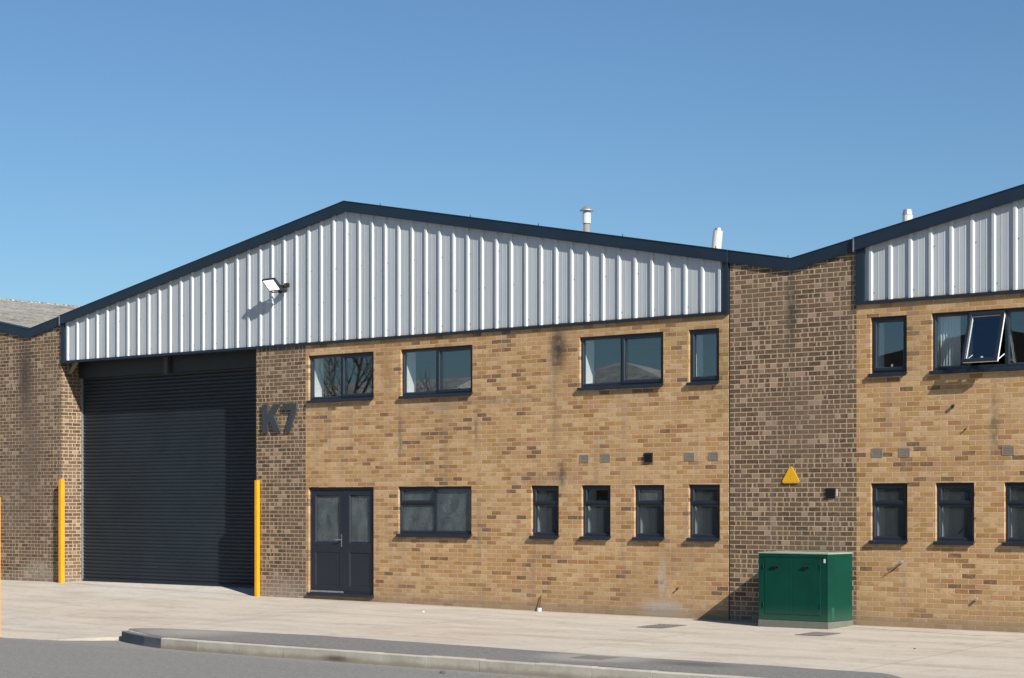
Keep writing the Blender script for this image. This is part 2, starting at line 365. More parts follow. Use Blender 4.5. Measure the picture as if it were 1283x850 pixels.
def m_glass(name, frost=0.0, ior=.12, pattern=0):
    M = Mat(name); M.pos()
    M.N.remove(M.bsdf)
    tr = M.n('ShaderNodeBsdfTransparent'); tr.inputs[0].default_value = (.93,.96,.96,1)
    gl = M.n('ShaderNodeBsdfGlossy'); gl.inputs['Roughness'].default_value = .0; gl.inputs[0].default_value = (.93,.97,1,1)
    ge = M.n('ShaderNodeNewGeometry'); vd = M.n('ShaderNodeVectorMath', operation='DOT_PRODUCT')
    M.L.new(ge.outputs['Incoming'], vd.inputs[0]); M.L.new(ge.outputs['Normal'], vd.inputs[1])
    cth = M.sub(1, M.m_('ABSOLUTE', vd.outputs['Value']))
    frf = M.add(ior, M.mul(M.m_('POWER', cth, 5), 1-ior))
    bmp = M.n('ShaderNodeBump'); 
    if pattern:
        hh = M.noise(M.comb(M.mul(M.pos()[0],1.0),0,M.mul(M.pos()[2],.7)), 38, 4, .6); M.L.new(hh, bmp.inputs['Height'])
        bmp.inputs['Distance'].default_value = .02; bmp.inputs['Strength'].default_value = .35
        gl.inputs['Roughness'].default_value = .12
    else:
        hh = M.noise(M.P, 1.3, 2); M.L.new(hh, bmp.inputs['Height']); bmp.inputs['Distance'].default_value = .0006; bmp.inputs['Strength'].default_value = .15
    M.L.new(bmp.outputs[0], gl.inputs['Normal'])
    body = tr.outputs[0]
    if frost:
        rf = M.n('ShaderNodeBsdfRefraction'); rf.inputs['Roughness'].default_value = .32; rf.inputs['IOR'].default_value = 1.15
        rf.inputs[0].default_value = (.85,.9,.9,1)
        df = M.n('ShaderNodeBsdfDiffuse'); df.inputs[0].default_value = (.17,.20,.21,1)
        tl = M.n('ShaderNodeBsdfTranslucent'); tl.inputs[0].default_value = (.62,.70,.70,1)
        if pattern:
            M.L.new(bmp.outputs[0], rf.inputs['Normal'])
            blot = M.noise(M.comb(M.pos()[0],0,M.mul(M.pos()[2],.6)), 5, 3, .6)
            M.L.new(M.ramp(M.add(M.mul(hh,.55),M.mul(blot,.45)), [(.36,(.035,.05,.055)),(.50,(.11,.14,.145)),(.64,(.24,.28,.285))]), df.inputs[0])
        m1 = M.n('ShaderNodeMixShader'); m1.inputs[0].default_value = .3; M.L.new(rf.outputs[0], m1.inputs[1]); M.L.new(df.outputs[0], m1.inputs[2])
        m2 = M.n('ShaderNodeMixShader'); m2.inputs[0].default_value = frost; m1.inputs[0].default_value = .62 if pattern else .5; M.L.new(tr.outputs[0], m2.inputs[1]); M.L.new(m1.outputs[0], m2.inputs[2])
        body = m2.outputs[0]
    mx = M.n('ShaderNodeMixShader'); M.L.new(frf, mx.inputs[0]); M.L.new(body, mx.inputs[1]); M.L.new(gl.outputs[0], mx.inputs[2])
    M.L.new(mx.outputs[0], M.out.inputs['Surface']); return M.m
GLASS = m_glass('window_glass'); FROST = m_glass('frosted_glass', .30, .08); PATT = m_glass('patterned_glass', .85, .08, 1)

def m_lamp():
    M = Mat('lit_lamp_lens'); M.set((.9,.9,.88), .5)
    M.bsdf.inputs['Emission Color'].default_value = (1,.98,.93,1); M.bsdf.inputs['Emission Strength'].default_value = 1.1
    return M.m
LAMP = m_lamp()

# ------------------------------------------------------------------ ground heights
def smooth(a,b,x):
    t = min(1,max(0,(x-a)/(b-a))); return t*t*(3-2*t)
def lerp_pts(pts, x):
    if x <= pts[0][0]: return pts[0][1]
    for (a,va),(b,vb) in zip(pts, pts[1:]):
        if x <= b: return va + (vb-va)*(x-a)/(b-a)
    return pts[-1][1]
BASE = [(-12.6,.155),(-6.6,.045),(-3.3,.03),(0,0),(4.5,-.02),(7,0),(40,0)]
KY = -6.9
KPTS = [(-3.04,-5.85),(-3.10,-6.00),(-3.04,-6.12),(-2.75,-6.29),(-2.38,-6.46),(-1.83,-6.67),(-1.25,-6.83),(-.6,-6.90),(.1,-6.915)]
def kdist(x,y):
    """distance inside the kerb line (positive on the footway side)"""
    if y > -5.85: return x+3.04
    best = 9; sg = 1
    P = KPTS+[(60,-6.915)]
    for (ax,ay),(bx,by) in zip(P,P[1:]):
        dx,dy = bx-ax,by-ay; t = max(0,min(1,((x-ax)*dx+(y-ay)*dy)/(dx*dx+dy*dy)))
        ex,ey = x-ax-t*dx, y-ay-t*dy; d = math.hypot(ex,ey)
        if d < best: best = d; sg = 1 if dx*ey-dy*ex > 0 else -1
    return best*sg
def hz(x,y,inside=False):
    b = lerp_pts(BASE,x)
    if y > 0:
        return b + (.165-b)*min(1,y/.5)
    wd = 0 if y < -5.85 else .6*min(1,(y+5.85)/1.2)
    s = 1 if inside else smooth(.03-wd, .10+wd, kdist(x,y))
    zf = -.335 + .145*s
    h = b + (zf-b)*(-y/6.9)
    h += .012*(mnoise.noise(Vector((x*.5,y*.7,1)))) * (1 if y < -.15 else 0)
    if s < .5 and y < -5.6 and y < lerp_pts([(-5.0,-6.86),(-3.8,-6.72),(-3.1,-6.10),(-1.5,-6.0)], x): h = min(h,-.351)
    return h

# --- base ground to the horizon
b = MB(); b.face([(-1500,-1500,-.40),(1500,-1500,-.40),(1500,1500,-.40),(-1500,1500,-.40)])
tag(b.build('ground', plain('earth_ground',(.20,.19,.15),.95,0,.3,.2)), kind='structure')
# --- road
b = MB(); b.face([(-120,-15.2,-.345),(90,-15.2,-.345),(90,-6.80,-.345),(-1.0,-6.80,-.345),(-1.0,-6.0,-.345),(-3.04,-6.0,-.345),(-3.4,-6.45,-.345),(-4.2,-6.72,-.345),(-5.5,-6.80,-.345),(-120,-6.80,-.345)])
tag(b.build('road', ROAD), kind='structure')
# --- forecourt grid
xs = [-60,-40,-30,-25,-20] + [-18+.5*i for i in range(28)] + [-4+.04*i for i in range(50)] + [-2+.05*i for i in range(50)] + [.5+.5*i for i in range(41)] + [22,26,32,40,60]
ys = [.70,.5,.35,.2,.1,0] + [-.1,-.25] + [-.5-.25*i for i in range(20)] + [-5.4-.04*i for i in range(37)]
ys = [y for y in ys if y > KY+.01] + [KY]
bm = bmesh.new(); grid = []
def front_y(x, y):
    # the kerb end curls back; keep the concrete sheet inside it
    return y
for y in ys: grid.append([bm.verts.new((x, y, hz(x,y))) for x in xs])
for i in range(len(ys)-1):
    for j in range(len(xs)-1):
        bm.faces.new((grid[i][j],grid[i+1][j],grid[i+1][j+1],grid[i][j+1]))
last = grid[-1]; low = [bm.verts.new((v.co.x, KY, -.40)) for v in last]
for j in range(len(xs)-1): bm.faces.new((last[j],low[j],low[j+1],last[j+1]))
bmesh.ops.recalc_face_normals(bm, faces=bm.faces)
me = bpy.data.meshes.new('forecourt'); bm.to_mesh(me); bm.free(); me.materials.append(CONC)
for p in me.polygons: p.use_smooth = abs(p.normal.z) > .5
fo = bpy.data.objects.new('forecourt', me); COL.objects.link(fo); tag(fo, kind='structure')
# --- kerb line
def kerb_curve():
    return KPTS[:7]
def sweep(pts, prof, mb, mi, zt):
    """prof: list of (offset outward, z) ; outward = right of travel direction"""
    n = len(pts); rows = []
    for i,p in enumerate(pts):
        a = Vector(pts[max(0,i-1)]); c = Vector(pts[min(n-1,i+1)]); d = (c-a).normalized(); nrm = Vector((d.y,-d.x))
        rows.append([(p[0]+nrm.x*o, p[1]+nrm.y*o, z + (zt(i/(n-1)) if z > -.3 else 0)) for o,z in prof])
    k = len(prof)
    for a,c in zip(rows, rows[1:]):
        for i in range(k-1): mb.face([a[i],a[i+1],c[i+1],c[i]], mi)
    mb.face(rows[0], mi); mb.face(list(reversed(rows[-1])), mi)
KT = -.182
prof = [(-.13,-.40),(-.13,KT),(-.012,KT),(-.003,KT-.004),(.004,KT-.014),(.012,-.40)]
kb = MB(); kc = kerb_curve()
sweep(kc, prof, kb, 1, lambda t: -.035*(1-smooth(0,.45,t)))
x = -1.243
def ky(x): return lerp_pts([(-1.25,-6.83),(-.34,-6.895),(.58,-6.915),(60,-6.915)],x)
while x < 45:
    x2 = x+.908; j = random.uniform(-.004,.004); k = random.uniform(-.004,.004)
    sweep([(x, ky(x)+j),(x2, ky(x2)+j)], [(o,z+(k if z>-.3 else 0)) for o,z in prof], kb, 0, lambda t:0); x = x2+.007
ko = kb.build('kerb', [KERB,KERBD]); tag(ko, kind='structure')
# second run of kerb left of the crossing, out of frame
# --- asphalt footway strip
def strip():
    mb = MB(); n = 90; rows=[]
    for i in range(n+1):
        x = -2.93 + (11.1+2.93)*i/n
        yf = lerp_pts([(-2.95,-6.05),(-2.70,-6.19),(-2.33,-6.35),(-1.80,-6.555),(-1.22,-6.71),(-.3,-6.775),(.6,-6.79)], x)
        if x > 9.6: yf = -6.80
        back = lerp_pts([(-2.93,-5.98),(-2.6,-5.78),(-1.9,-5.56),(-.5,-5.42),(1,-5.36),(3.2,-5.46),(5.6,-5.6),(8.7,-5.62),(10.4,-5.7),(11.1,-6.3)], x)
        back += .05*mnoise.noise(Vector((x*1.3,0,0)))
        row=[]
        for t in (0,.25,.5,.75,1):
            y = yf + (back-yf)*t
            row.append((x,y,max(hz(x,y,True)+.006, KT-.004 if y<-6.3 and t==0 else -9)))
        rows.append(row)
    for a,c in zip(rows,rows[1:]):
        for i in range(4): mb.face([a[i],c[i],c[i+1],a[i+1]])
    return mb
o = strip().build('pavement', PAVE, smooth=True); tag(o, kind='structure')
# ------------------------------------------------------------------ opposite side of the road (seen only in the glass)
b = MB(); b.box(-120,60,-15.35,-15.2,-.4,-.22); tag(b.build('kerb', KERB), kind='structure')
b = MB(); b.face([(-120,-70,-.215),(60,-70,-.215),(60,-15.35,-.215),(-120,-15.35,-.215)]); tag(b.build('pavement', CONC), kind='structure')

# ------------------------------------------------------------------ building pieces
ZC0, ZC1 = 4.865, 4.915        # bottom trim of the cladding
APX, APZ, SL = -4.02, 7.516, .1905
BAY = 19.34
def rooftop(x):
    k = round((x-APX)/BAY); return APZ - SL*abs(x-(APX+k*BAY))
VL, VR = APX-BAY/2, APX+BAY/2   # -13.69, 5.65

def wall_holes(x0,x1,z0,z1,holes,y0=0,y1=.30):
    xs = sorted({x0,x1,*[h[0] for h in holes],*[h[1] for h in holes]}); zs = sorted({z0,z1,*[h[2] for h in holes],*[h[3] for h in holes]})
    mb = MB()
    def solid(i,j):
        if i<0 or j<0 or i>=len(xs)-1 or j>=len(zs)-1: return False
        cx=(xs[i]+xs[i+1])/2; cz=(zs[j]+zs[j+1])/2
        return not any(h[0]<cx<h[1] and h[2]<cz<h[3] for h in holes)
    for i in range(len(xs)-1):
        for j in range(len(zs)-1):
            if not solid(i,j): continue
            a,c,d,e = xs[i],xs[i+1],zs[j],zs[j+1]
            mb.face([(a,y0,d),(c,y0,d),(c,y0,e),(a,y0,e)]); mb.face([(a,y1,d),(a,y1,e),(c,y1,e),(c,y1,d)])
            if not solid(i-1,j): mb.face([(a,y0,d),(a,y0,e),(a,y1,e),(a,y1,d)])
            if not solid(i+1,j): mb.face([(c,y0,d),(c,y1,d),(c,y1,e),(c,y0,e)])
            if not solid(i,j-1): mb.face([(a,y0,d),(a,y1,d),(c,y1,d),(c,y0,d)])
            if not solid(i,j+1): mb.face([(a,y0,e),(c,y0,e),(c,y1,e),(a,y1,e)])
    return mb

def cladding(x0,x1,first,parent,sign=1):
    """ribbed sheet x0..x1; 'first' is the x of one rib centre"""
    P=.33333; px=[]  # list of (x,y)
    k0 = math.ceil((x0+.05-first)/P); k1 = math.floor((x1-.05-first)/P)
    px.append((x0,.004))
    yb, yc = .004, -.026
    for k in range(k0,k1+1):
        c = first+k*P
        for dx,y in ((-.040,yb),(-.020,yc),(.020,yc),(.040,yb)):
            px.append((c+dx,y))
        if c+.28 < x1:
            for q in (.118,.215):
                for dx,y in ((-.014,yb),(-.007,yb-.0022),(.007,yb-.0022),(.014,yb)): px.append((c+q+dx,y))
    px.append((x1,yb))
    px = [p for p in px if x0<=p[0]<=x1]; px.sort(key=lambda p:p[0])
    # break columns at ridge
    mb = MB()
    for a,c in zip(px,px[1:]):
        za, zc = rooftop(a[0])-.10, rooftop(c[0])-.10
        mb.face([(a[0],a[1],ZC0+.02),(c[0],c[1],ZC0+.02),(c[0],c[1],zc),(a[0],a[1],za)])
    o = mb.build('cladding', CLAD, parent)
    # fixing screws
    sc = MB()
    for k in range(k0,k1+1):
        c = first+k*P+.055
        zt = rooftop(c)-.45
        z = ZC1+.12; n=0
        while z < zt:
            if (k+n)%2==0: sc.tube((c,.004,z),(c,-.004,z),.009,.006,6)
            z += .62; n+=1
    if len(sc.v): tag(sc.build('fixing_screw', DARKSTEEL, parent), kind='stuff')
    return o

def bar_along(x0,x1,z0f,z1f,y0,y1,mb):
    """vertical-faced bar following functions of x between x0 and x1, split at ridge and valley"""
    cuts = [x0]+[c for c in (APX-BAY, VL, APX, VR, APX+BAY) if x0<c<x1]+[x1]
    for a,c in zip(cuts,cuts[1:]):
        mb.prism_y([(a,z0f(a)),(c,z0f(c)),(c,z1f(c)),(a,z1f(a))], y0, y1)
def fascia(x0,x1,yf,parent):
    mb = MB(); 
    bar_along(x0,x1,lambda x:rooftop(x)-.192,lambda x:rooftop(x)-.012,yf,.10,mb)
    bar_along(x0,x1,lambda x:rooftop(x)-.012,lambda x:rooftop(x),yf-.008,.26,mb)      # capping lip
    bar_along(x0,x1,lambda x:rooftop(x)-.204,lambda x:rooftop(x)-.192,yf-.006,yf+.02,mb) # drip edge
    return mb.build('fascia', NAVY, parent)

def window(parent, x0,x1,z0,z1, layout, y=.048, glass=GLASS, glass_by=None, sill=True, name='window', deep=.27, white_handle=False):
    """layout: list of (x0,x1,z0,z1,'fixed'|'sash'|'open') in absolute coordinates inside the outer frame"""
    o = empty(name, ((x0+x1)/2, y, z0)); o.parent = parent; o.matrix_parent_inverse = Matrix.Translation(-world_loc(parent))
    fr = MB(); w=.045
    fr.rings(x0+.003,x1-.003,z0+.003,z1-.003,[(0,y+.07),(0,y),(w-.010,y),(w,y+.012),(w,y+.07)])
    # mullions / transoms are bars between lights
    xsplit = sorted({l[1] for l in layout if l[1] < x1-w-.01}); 
    for xs_ in xsplit:
        fr.box(xs_-.0, xs_+.052, y+.002, y+.068, z0+w-.001, z1-w+.001)
    seen=set()
    for l in layout:
        if l[3] < z1-w-.01 and (l[0],l[3]) not in seen:
            seen.add((l[0],l[3])); fr.box(l[0]-.001,l[1]+.001,y+.003,y+.067,l[3],l[3]+.045)
    fr.build('frame', FRAME, o)
    for q,l in enumerate(layout):
        gx0,gx1,gz0,gz1,kind = l
        g = glass if not glass_by else glass_by[q]
        if kind == 'sash':
            s = MB(); sw=.052
            s.rings(gx0-.012,gx1+.012,gz0-.012,gz1+.012,[(0,y+.02),(0,y-.014),(sw-.014,y-.014),(sw,y+.004),(sw,y+.05)])
            so = s.build('sash', FRAME, o)
            p = MB(); p.box(gx0+sw-.02,gx1-sw+.02,y+.020,y+.044,gz0+sw-.02,gz1-sw+.02); p.build('pane', g, o)
            # inside handle
            h = MB(); hx=(gx0+gx1)/2
            h.box(hx-.012,hx+.012,y+.055,y+.075,gz0+.012,gz0+.085); h.build('handle', UPVCW if white_handle else FRAME, o)
        elif kind == 'fixed':
            s = MB(); s.rings(gx0,gx1,gz0,gz1,[(0,y+.012),(.014,y+.022),(.014,y+.05)]); s.build('glazing_bead', FRAME, o)
            p = MB(); p.box(gx0+.002,gx1-.002,y+.024,y+.046,gz0+.002,gz1-.002); p.build('pane', g, o)
    if sill:
        s = MB(); s.prism_y([(0,0),(1,0),(1,1),(0,1)],0,1); s.v=[]; s.f=[]; s.mi=[]
        n=0
        a,c = x0-.012,x1+.012
        prof=[(y+.02,z0+.006),(-.046,z0-.012),(-.050,z0-.018),(-.050,z0-.062),(-.042,z0-.062),(-.042,z0-.030),(y+.02,z0-.020)]
        for i in range(len(prof)):
            p,q2 = prof[i],prof[(i+1)%len(prof)]
            s.face([(a,p[0],p[1]),(c,p[0],p[1]),(c,q2[0],q2[1]),(a,q2[0],q2[1])])
        s.face([(a,p[0],p[1]) for p in prof]); s.face([(c,p[0],p[1]) for p in reversed(prof)])
        # apron closing the wall below the frame
        s.box(x0+.002,x1-.002,.004,y+.02,z0-.06,z0-.021)
        s.build('sill', FRAME, o)
    # plastered reveal inside
    r = MB(); ya, yb = y+.072, y+.072+deep
    r.face([(x0+.02,ya,z0),(x0+.02,yb,z0),(x0+.02,yb,z1),(x0+.02,ya,z1)]); r.face([(x1-.02,ya,z0),(x1-.02,ya,z1),(x1-.02,yb,z1),(x1-.02,yb,z0)])
    r.face([(x0+.02,ya,z1-.01),(x0+.02,yb,z1-.01),(x1-.02,yb,z1-.01),(x1-.02,ya,z1-.01)]); r.face([(x0+.02,ya,z0+.03),(x1-.02,ya,z0+.03),(x1-.02,yb,z0+.03),(x0+.02,yb,z0+.03)])
    r.build('reveal_lining', WHITE, o)
    return o
def two_light(parent,x0,x1,z0=3.82,z1=4.665):
    m=(x0+x1)/2-.01; w=.045
    return window(parent,x0,x1,z0,z1,[(x0+w,m-.026,z0+w,z1-w,'fixed'),(m+.026,x1-w,z0+w,z1-w,'sash')])
def one_light(parent,x0,x1,z0=3.82,z1=4.665,wh=False):
    w=.045; return window(parent,x0,x1,z0,z1,[(x0+w,x1-w,z0+w,z1-w,'sash')],white_handle=wh)
def low_light(parent,x0,x1,z0=1.30,z1=2.155,top=GLASS):
    w=.045; t=z0+.515
    return window(parent,x0,x1,z0,z1,[(x0+w,x1-w,z0+w,t,'fixed'),(x0+w,x1-w,t+.045,z1-w,'sash')],glass_by=[FROST,top])

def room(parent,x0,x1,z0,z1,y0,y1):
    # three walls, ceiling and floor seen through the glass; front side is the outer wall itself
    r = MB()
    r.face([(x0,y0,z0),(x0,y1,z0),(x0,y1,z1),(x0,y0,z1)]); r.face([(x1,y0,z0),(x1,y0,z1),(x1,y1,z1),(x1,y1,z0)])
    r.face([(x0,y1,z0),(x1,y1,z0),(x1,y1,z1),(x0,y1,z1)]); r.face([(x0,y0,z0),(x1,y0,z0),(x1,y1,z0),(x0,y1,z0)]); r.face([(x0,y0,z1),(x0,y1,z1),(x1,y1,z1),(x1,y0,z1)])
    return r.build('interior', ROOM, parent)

def roof_sheet(xa,xb,parent,y0=.27,y1=42,drop=.06):
    mb = MB(); cuts=[xa]+[c for c in (APX-BAY,VL,APX,VR,APX+BAY) if xa<c<xb]+[xb]
    for a,c in zip(cuts,cuts[1:]):
        za,zc = rooftop(a)-drop, rooftop(c)-drop
        mb.prism_y([(a,za-.08),(c,zc-.08),(c,zc),(a,za)], y0, y1)
    return mb.build('roof', ROOF, parent)

def air_brick(parent,x,z,w=.215,h=.14):
    mb = MB(); mb.rings(x-w/2,x+w/2,z-h/2,z+h/2,[(0,.02),(0,-.006),(.014,-.006),(.014,.03)],True)
    n=4
    for i in range(n):
        zz = z-h/2+.014+(h-.028)*(i+.5)/n; mb.box(x-w/2+.012,x+w/2-.012,-.005,.022,zz-.007,zz+.007)
    for i in range(7):
        xx = x-w/2+.014+(w-.028)*(i+.5)/7; mb.box(xx-.005,xx+.005,-.003,.022,z-h/2+.012,z+h/2-.012)
    return mb.build('air_brick', TERRA, parent)
def stub(parent,x,z,L=.07,r=.014,mat=None,dz=-.02):
    mb = MB(); mb.tube((x,.01,z),(x,-L,z+dz),r,r,10); mb.tube((x,-L,z+dz),(x,-L-.012,z+dz),r*1.3,r*1.3,10); return mb.build('pipe_stub', mat or GALV, parent, smooth=False)

# ================================================================== MAIN UNIT
unit = empty('warehouse', (-4.02,0,0))
tag(unit, 'middle warehouse unit with silver clad gable, dark roller shutter and double door', 'warehouse', 'terraced warehouse units')
wins = [(-5.03,-3.32),(-2.64,-.91),(1.48,3.21)]
lows = [(.43,1.035),(1.525,2.135),(2.62,3.23),(3.71,4.315)]
holes = [(a,c,3.795,4.665) for a,c in wins]+[(3.71,4.30,3.795,4.665)]+[(-2.70,-.93,1.275,2.155)]+[(a,c,1.275,2.155) for a,c in lows]+[(-5.03,-3.32,.13,2.155)]
wall_holes(-5.105,4.480,-.4,4.93,holes).build('buff_brick_wall', BUFF, unit)
b = MB(); b.box(-6.477,-5.105,0,.70,-.4,4.93); b.build('brown_brick_pier', BROWN, unit)
b = MB(); b.box(4.480,4.506,.006,.28,-.3,5.6); b.build('movement_joint', JOINT, unit)
b = MB(); z=lambda x: rooftop(x)-.10
b.prism_y([(4.506,-.4),(6.79,-.4),(6.79,z(6.79)),(VR,z(VR)),(4.506,z(4.506))],0,.36); b.build('brown_brick_pier', BROWN, unit)
cladding(-12.45,4.40,4.317,unit)
fascia(-12.535,4.492,-.072,unit)
fascia(4.494,6.765,-.030,unit)
b = MB(); b.box(-12.57,4.484,-.034,.05,ZC0,ZC1); b.box(-12.57,4.484,-.040,-.034,ZC0,ZC0+.012); b.build('bottom_trim', NAVY, unit)
b = MB(); b.prism_y([(4.385,ZC1),(4.484,ZC1),(4.484,rooftop(4.484)-.19),(4.385,rooftop(4.385)-.19)],-.036,.04); b.build('corner_flashing', NAVY, unit)
b = MB(); b.prism_y([(-12.545,ZC1),(-12.44,ZC1),(-12.44,rooftop(-12.44)-.19),(-12.545,rooftop(-12.545)-.19)],-.036,.04); b.build('corner_flashing', NAVY, unit)
b = MB(); b.prism_y([(-12.562,rooftop(-12.562)-.215),(-12.537,rooftop(-12.537)-.215),(-12.537,rooftop(-12.537)+.006),(-12.562,rooftop(-12.562)+.006)],-.078,.1); b.build('fascia_joint_cover', GALV, unit)
b = MB(); b.prism_y([(6.767,rooftop(6.767)-.215),(6.789,rooftop(6.789)-.215),(6.789,rooftop(6.789)+.006),(6.767,rooftop(6.767)+.006)],-.074,.1); b.build('fascia_joint_cover', GALV, unit)
# little bolts standing on the verge capping
for xx in (-8.5,-5.9,-3.2,-1.0,.55,2.35,4.2,5.55):
    b = MB(); b.tube((xx,.05,rooftop(xx)-.005),(xx,.05,rooftop(xx)+.04),.010,.007,6); b.build('verge_bolt', DARKSTEEL, unit)
roof_sheet(VL+.05,VR,unit)
# shutter recess
SY=.554
sh = MB(); zb=.17; zt=4.66; n=int((zt-zb)/.075)+1; prof=[]
for i in range(n):
    z0=zb+i*.075
    for dz,dy in ((0,.0),(.006,.006),(.018,-.004),(.036,-.008),(.054,-.004),(.066,.006)): prof.append((z0+dz,SY+dy))
prof.append((zb+n*.075,SY))
for p,q in zip(prof,prof[1:]): sh.face([(-12.53,p[1],p[0]),(-6.42,p[1],p[0]),(-6.42,q[1],q[0]),(-12.53,q[1],q[0])])
so = sh.build('roller_shutter', SHUT, unit)
b = MB(); b.box(-12.52,-6.44,SY-.025,SY+.02,.155,.205); b.build('bottom_rail', DARKSTEEL, so)
b = MB(); b.box(-12.565,-12.525,SY-.03,SY+.01,.16,4.6); b.build('guide_rail', GALV, so)
b = MB(); b.box(-6.475,-6.40,SY-.05,SY+.01,.04,4.6); b.build('guide_rail', DARKSTEEL, so)
b = MB(); b.box(-12.5,-6.48,SY-.14,SY-.02,4.56,4.93); b.build('shutter_hood', DARKSTEEL, so)
b = MB(); b.box(-9.62,-9.50,SY-.22,SY-.13,4.53,4.93); b.build('hood_bracket', plain('grey_bracket',(.05,.05,.048),.6), so)
b = MB(); b.box(-12.57,-6.477,.006,.70,4.93,4.99); b.box(-12.57,-6.477,.05,.17,4.885,4.93); b.build('soffit', DARKSTEEL, unit)
b = MB(); b.prism_y([(-12.56,4.66),(-12.52,4.66),(-12.25,4.93),(-12.33,4.93)],.18,.24); b.build('corner_brace', plain('primed_brace',(.30,.25,.18),.7), unit)
b = MB(); b.box(-12.57,-6.477,.62,.75,-.3,4.93); b.build('shutter_backing_wall', SHADEWALL, unit)
# windows
for a,c in wins: two_light(unit,a,c)
one_light(unit,3.71,4.30)
x0,x1,z0,z1=-2.70,-.93,1.30,2.155; w=.045; m=(x0+x1)/2-.02; t=z0+.52
window(unit,x0,x1,z0,z1,[(x0+w,m-.026,z0+w,t,'fixed'),(x0+w,m-.026,t+.045,z1-w,'sash'),(m+.026,x1-w,z0+w,z1-w,'fixed')],glass_by=[PATT,PATT,PATT])
for k,(a,c) in enumerate(lows): low_light(unit,a,c,top=[FROST,GLASS,PATT,FROST][k])
# double door
x0,x1,z0,z1=-5.03,-3.32,.155,2.155; y=.05
dr = empty('double_door', ((x0+x1)/2,y,z0)); dr.parent=unit; dr.matrix_parent_inverse=Matrix.Translation(-world_loc(unit))
b = MB(); b.rings(x0+.003,x1-.003,z0,z1-.003,[(0,y+.08),(0,y),(.05,y),(.06,y+.012),(.06,y+.08)]); b.build('door_frame', FRAME, dr)
mid=-4.145
def leaf(a,c):
    za,zb2=z0+.05,z1-.06; zm=1.02
    o = MB()
    o.rings(a,c,zm,zb2,[(0,y+.06),(0,y-.006),(.085,y-.006),(.10,y+.012),(.10,y+.05)])
    o.rings(a,c,za,zm-.001,[(0,y+.06),(0,y-.006),(.085,y-.006),(.10,y+.008)],True)
    o.rings(a+.10,c-.10,za+.10,zm-.101,[(0,y+.009),(.018,y+.002),(.03,y+.007)],True)
    lo = o.build('door_leaf', DOORM, dr)
    g = MB(); g.box(a+.09,c-.09,y+.024,y+.046,zm+.09,zb2-.09); g.build('pane', PATT, lo)
    s = MB(); s.rings(a+.10,c-.10,zm+.10,zb2-.10,[(0,y+.008),(.012,y+.02)]); s.build('glazing_bead', FRAME, lo)
    return lo
l1=leaf(x0+.06,mid-.004); l2=leaf(mid+.075,x1-.06)
b = MB(); b.box(mid-.003,mid+.074,y-.012,y+.06,z0+.04,z1-.055); b.build('meeting_stile', FRAME, dr)
b = MB(); b.box(mid-.055,mid-.022,y-.018,y-.004,1.03,1.27); b.tube((mid-.04,y-.01,1.17),(mid-.04,y-.055,1.17),.011,.011,8); b.tube((mid-.035,y-.052,1.17),(mid-.165,y-.052,1.17),.011,.009,8); b.build('handle', STEELH, l1)
b = MB(); b.box(x0+.05,mid-.0,.012,y-.002,z0+.012,z0+.045); b.build('threshold', GALV, dr)
b = MB(); b.box(x0-.01,x1+.01,-.045,y+.05,.105,.155); b.build('door_sill', FRAME, dr)
b = MB(); b.box(x0+.004,x1-.004,y+.005,.3,.0,.104); b.build('doorstep', CONC, dr)
r = MB(); ya,yb=y+.09,.42
r.face([(x0+.02,ya,z0),(x0+.02,yb,z0),(x0+.02,yb,z1),(x0+.02,ya,z1)]); r.face([(x1-.02,ya,z0),(x1-.02,yb,z0),(x1-.02,yb,z1),(x1-.02,ya,z1)]); r.face([(x0+.02,ya,z1),(x0+.02,yb,z1),(x1-.02,yb,z1),(x1-.02,ya,z1)]); r.build('reveal_lining', WHITE, dr)
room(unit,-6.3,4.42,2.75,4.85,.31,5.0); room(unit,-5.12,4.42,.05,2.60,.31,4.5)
# vents and small fittings
for xx in (1.583,2.037,3.73,4.194): air_brick(unit,xx,2.605,.19,.13)
b = MB(); b.box(2.84,3.00,-.018,.02,2.53,2.68)
for i in range(4): b.prism_y([(2.85,2.545+.033*i),(2.99,2.545+.033*i),(2.99,2.555+.033*i),(2.85,2.555+.033*i)],-.034,-.018)
b.build('extract_vent', BLACK, unit)
b = MB(); b.box(6.265,6.425,-.014,.01,1.93,2.085)
for i in range(4): b.box(6.275,6.415,-.024,-.014,1.945+.036*i,1.963+.036*i)
b.build('vent_cowl', BLACK, unit)
b = MB(); b.box(6.44,6.465,-.003,.01,1.96,2.07); b.build('mortar_patch', PEB, unit)
stub(unit,3.50,.475,.025,.012,DARKSTEEL)
# flues behind the verge
b = MB(); b.tube((-.65,3,6.4),(-.65,3,7.12),.062,.062,16); ff=b.build('flue', plain('weathered_flue',(.22,.21,.19),.7), unit, smooth=True)
b = MB(); b.tube((-.65,3,7.12),(-.65,3,7.33),.078,.078,16); b.build('flue_sleeve', FLUEW, ff)
b = MB(); b.tube((-.65,3,7.33),(-.65,3,7.36),.05,.05,12); b.tube((-.65,3,7.355),(-.65,3,7.375),.135,.135,20); b.tube((-.65,3,7.375),(-.65,3,7.45),.125,.02,20); b.build('flue_cowl', GALV, ff)
b = MB(); b.tube((2.20,3,5.9),(2.30,3,6.72),.09,.088,16); ff=b.build('flue', FLUEW, unit); b=MB(); b.tube((2.30,3,6.70),(2.304,3,6.765),.075,.06,16); b.build('flue_cap', GALV, ff)

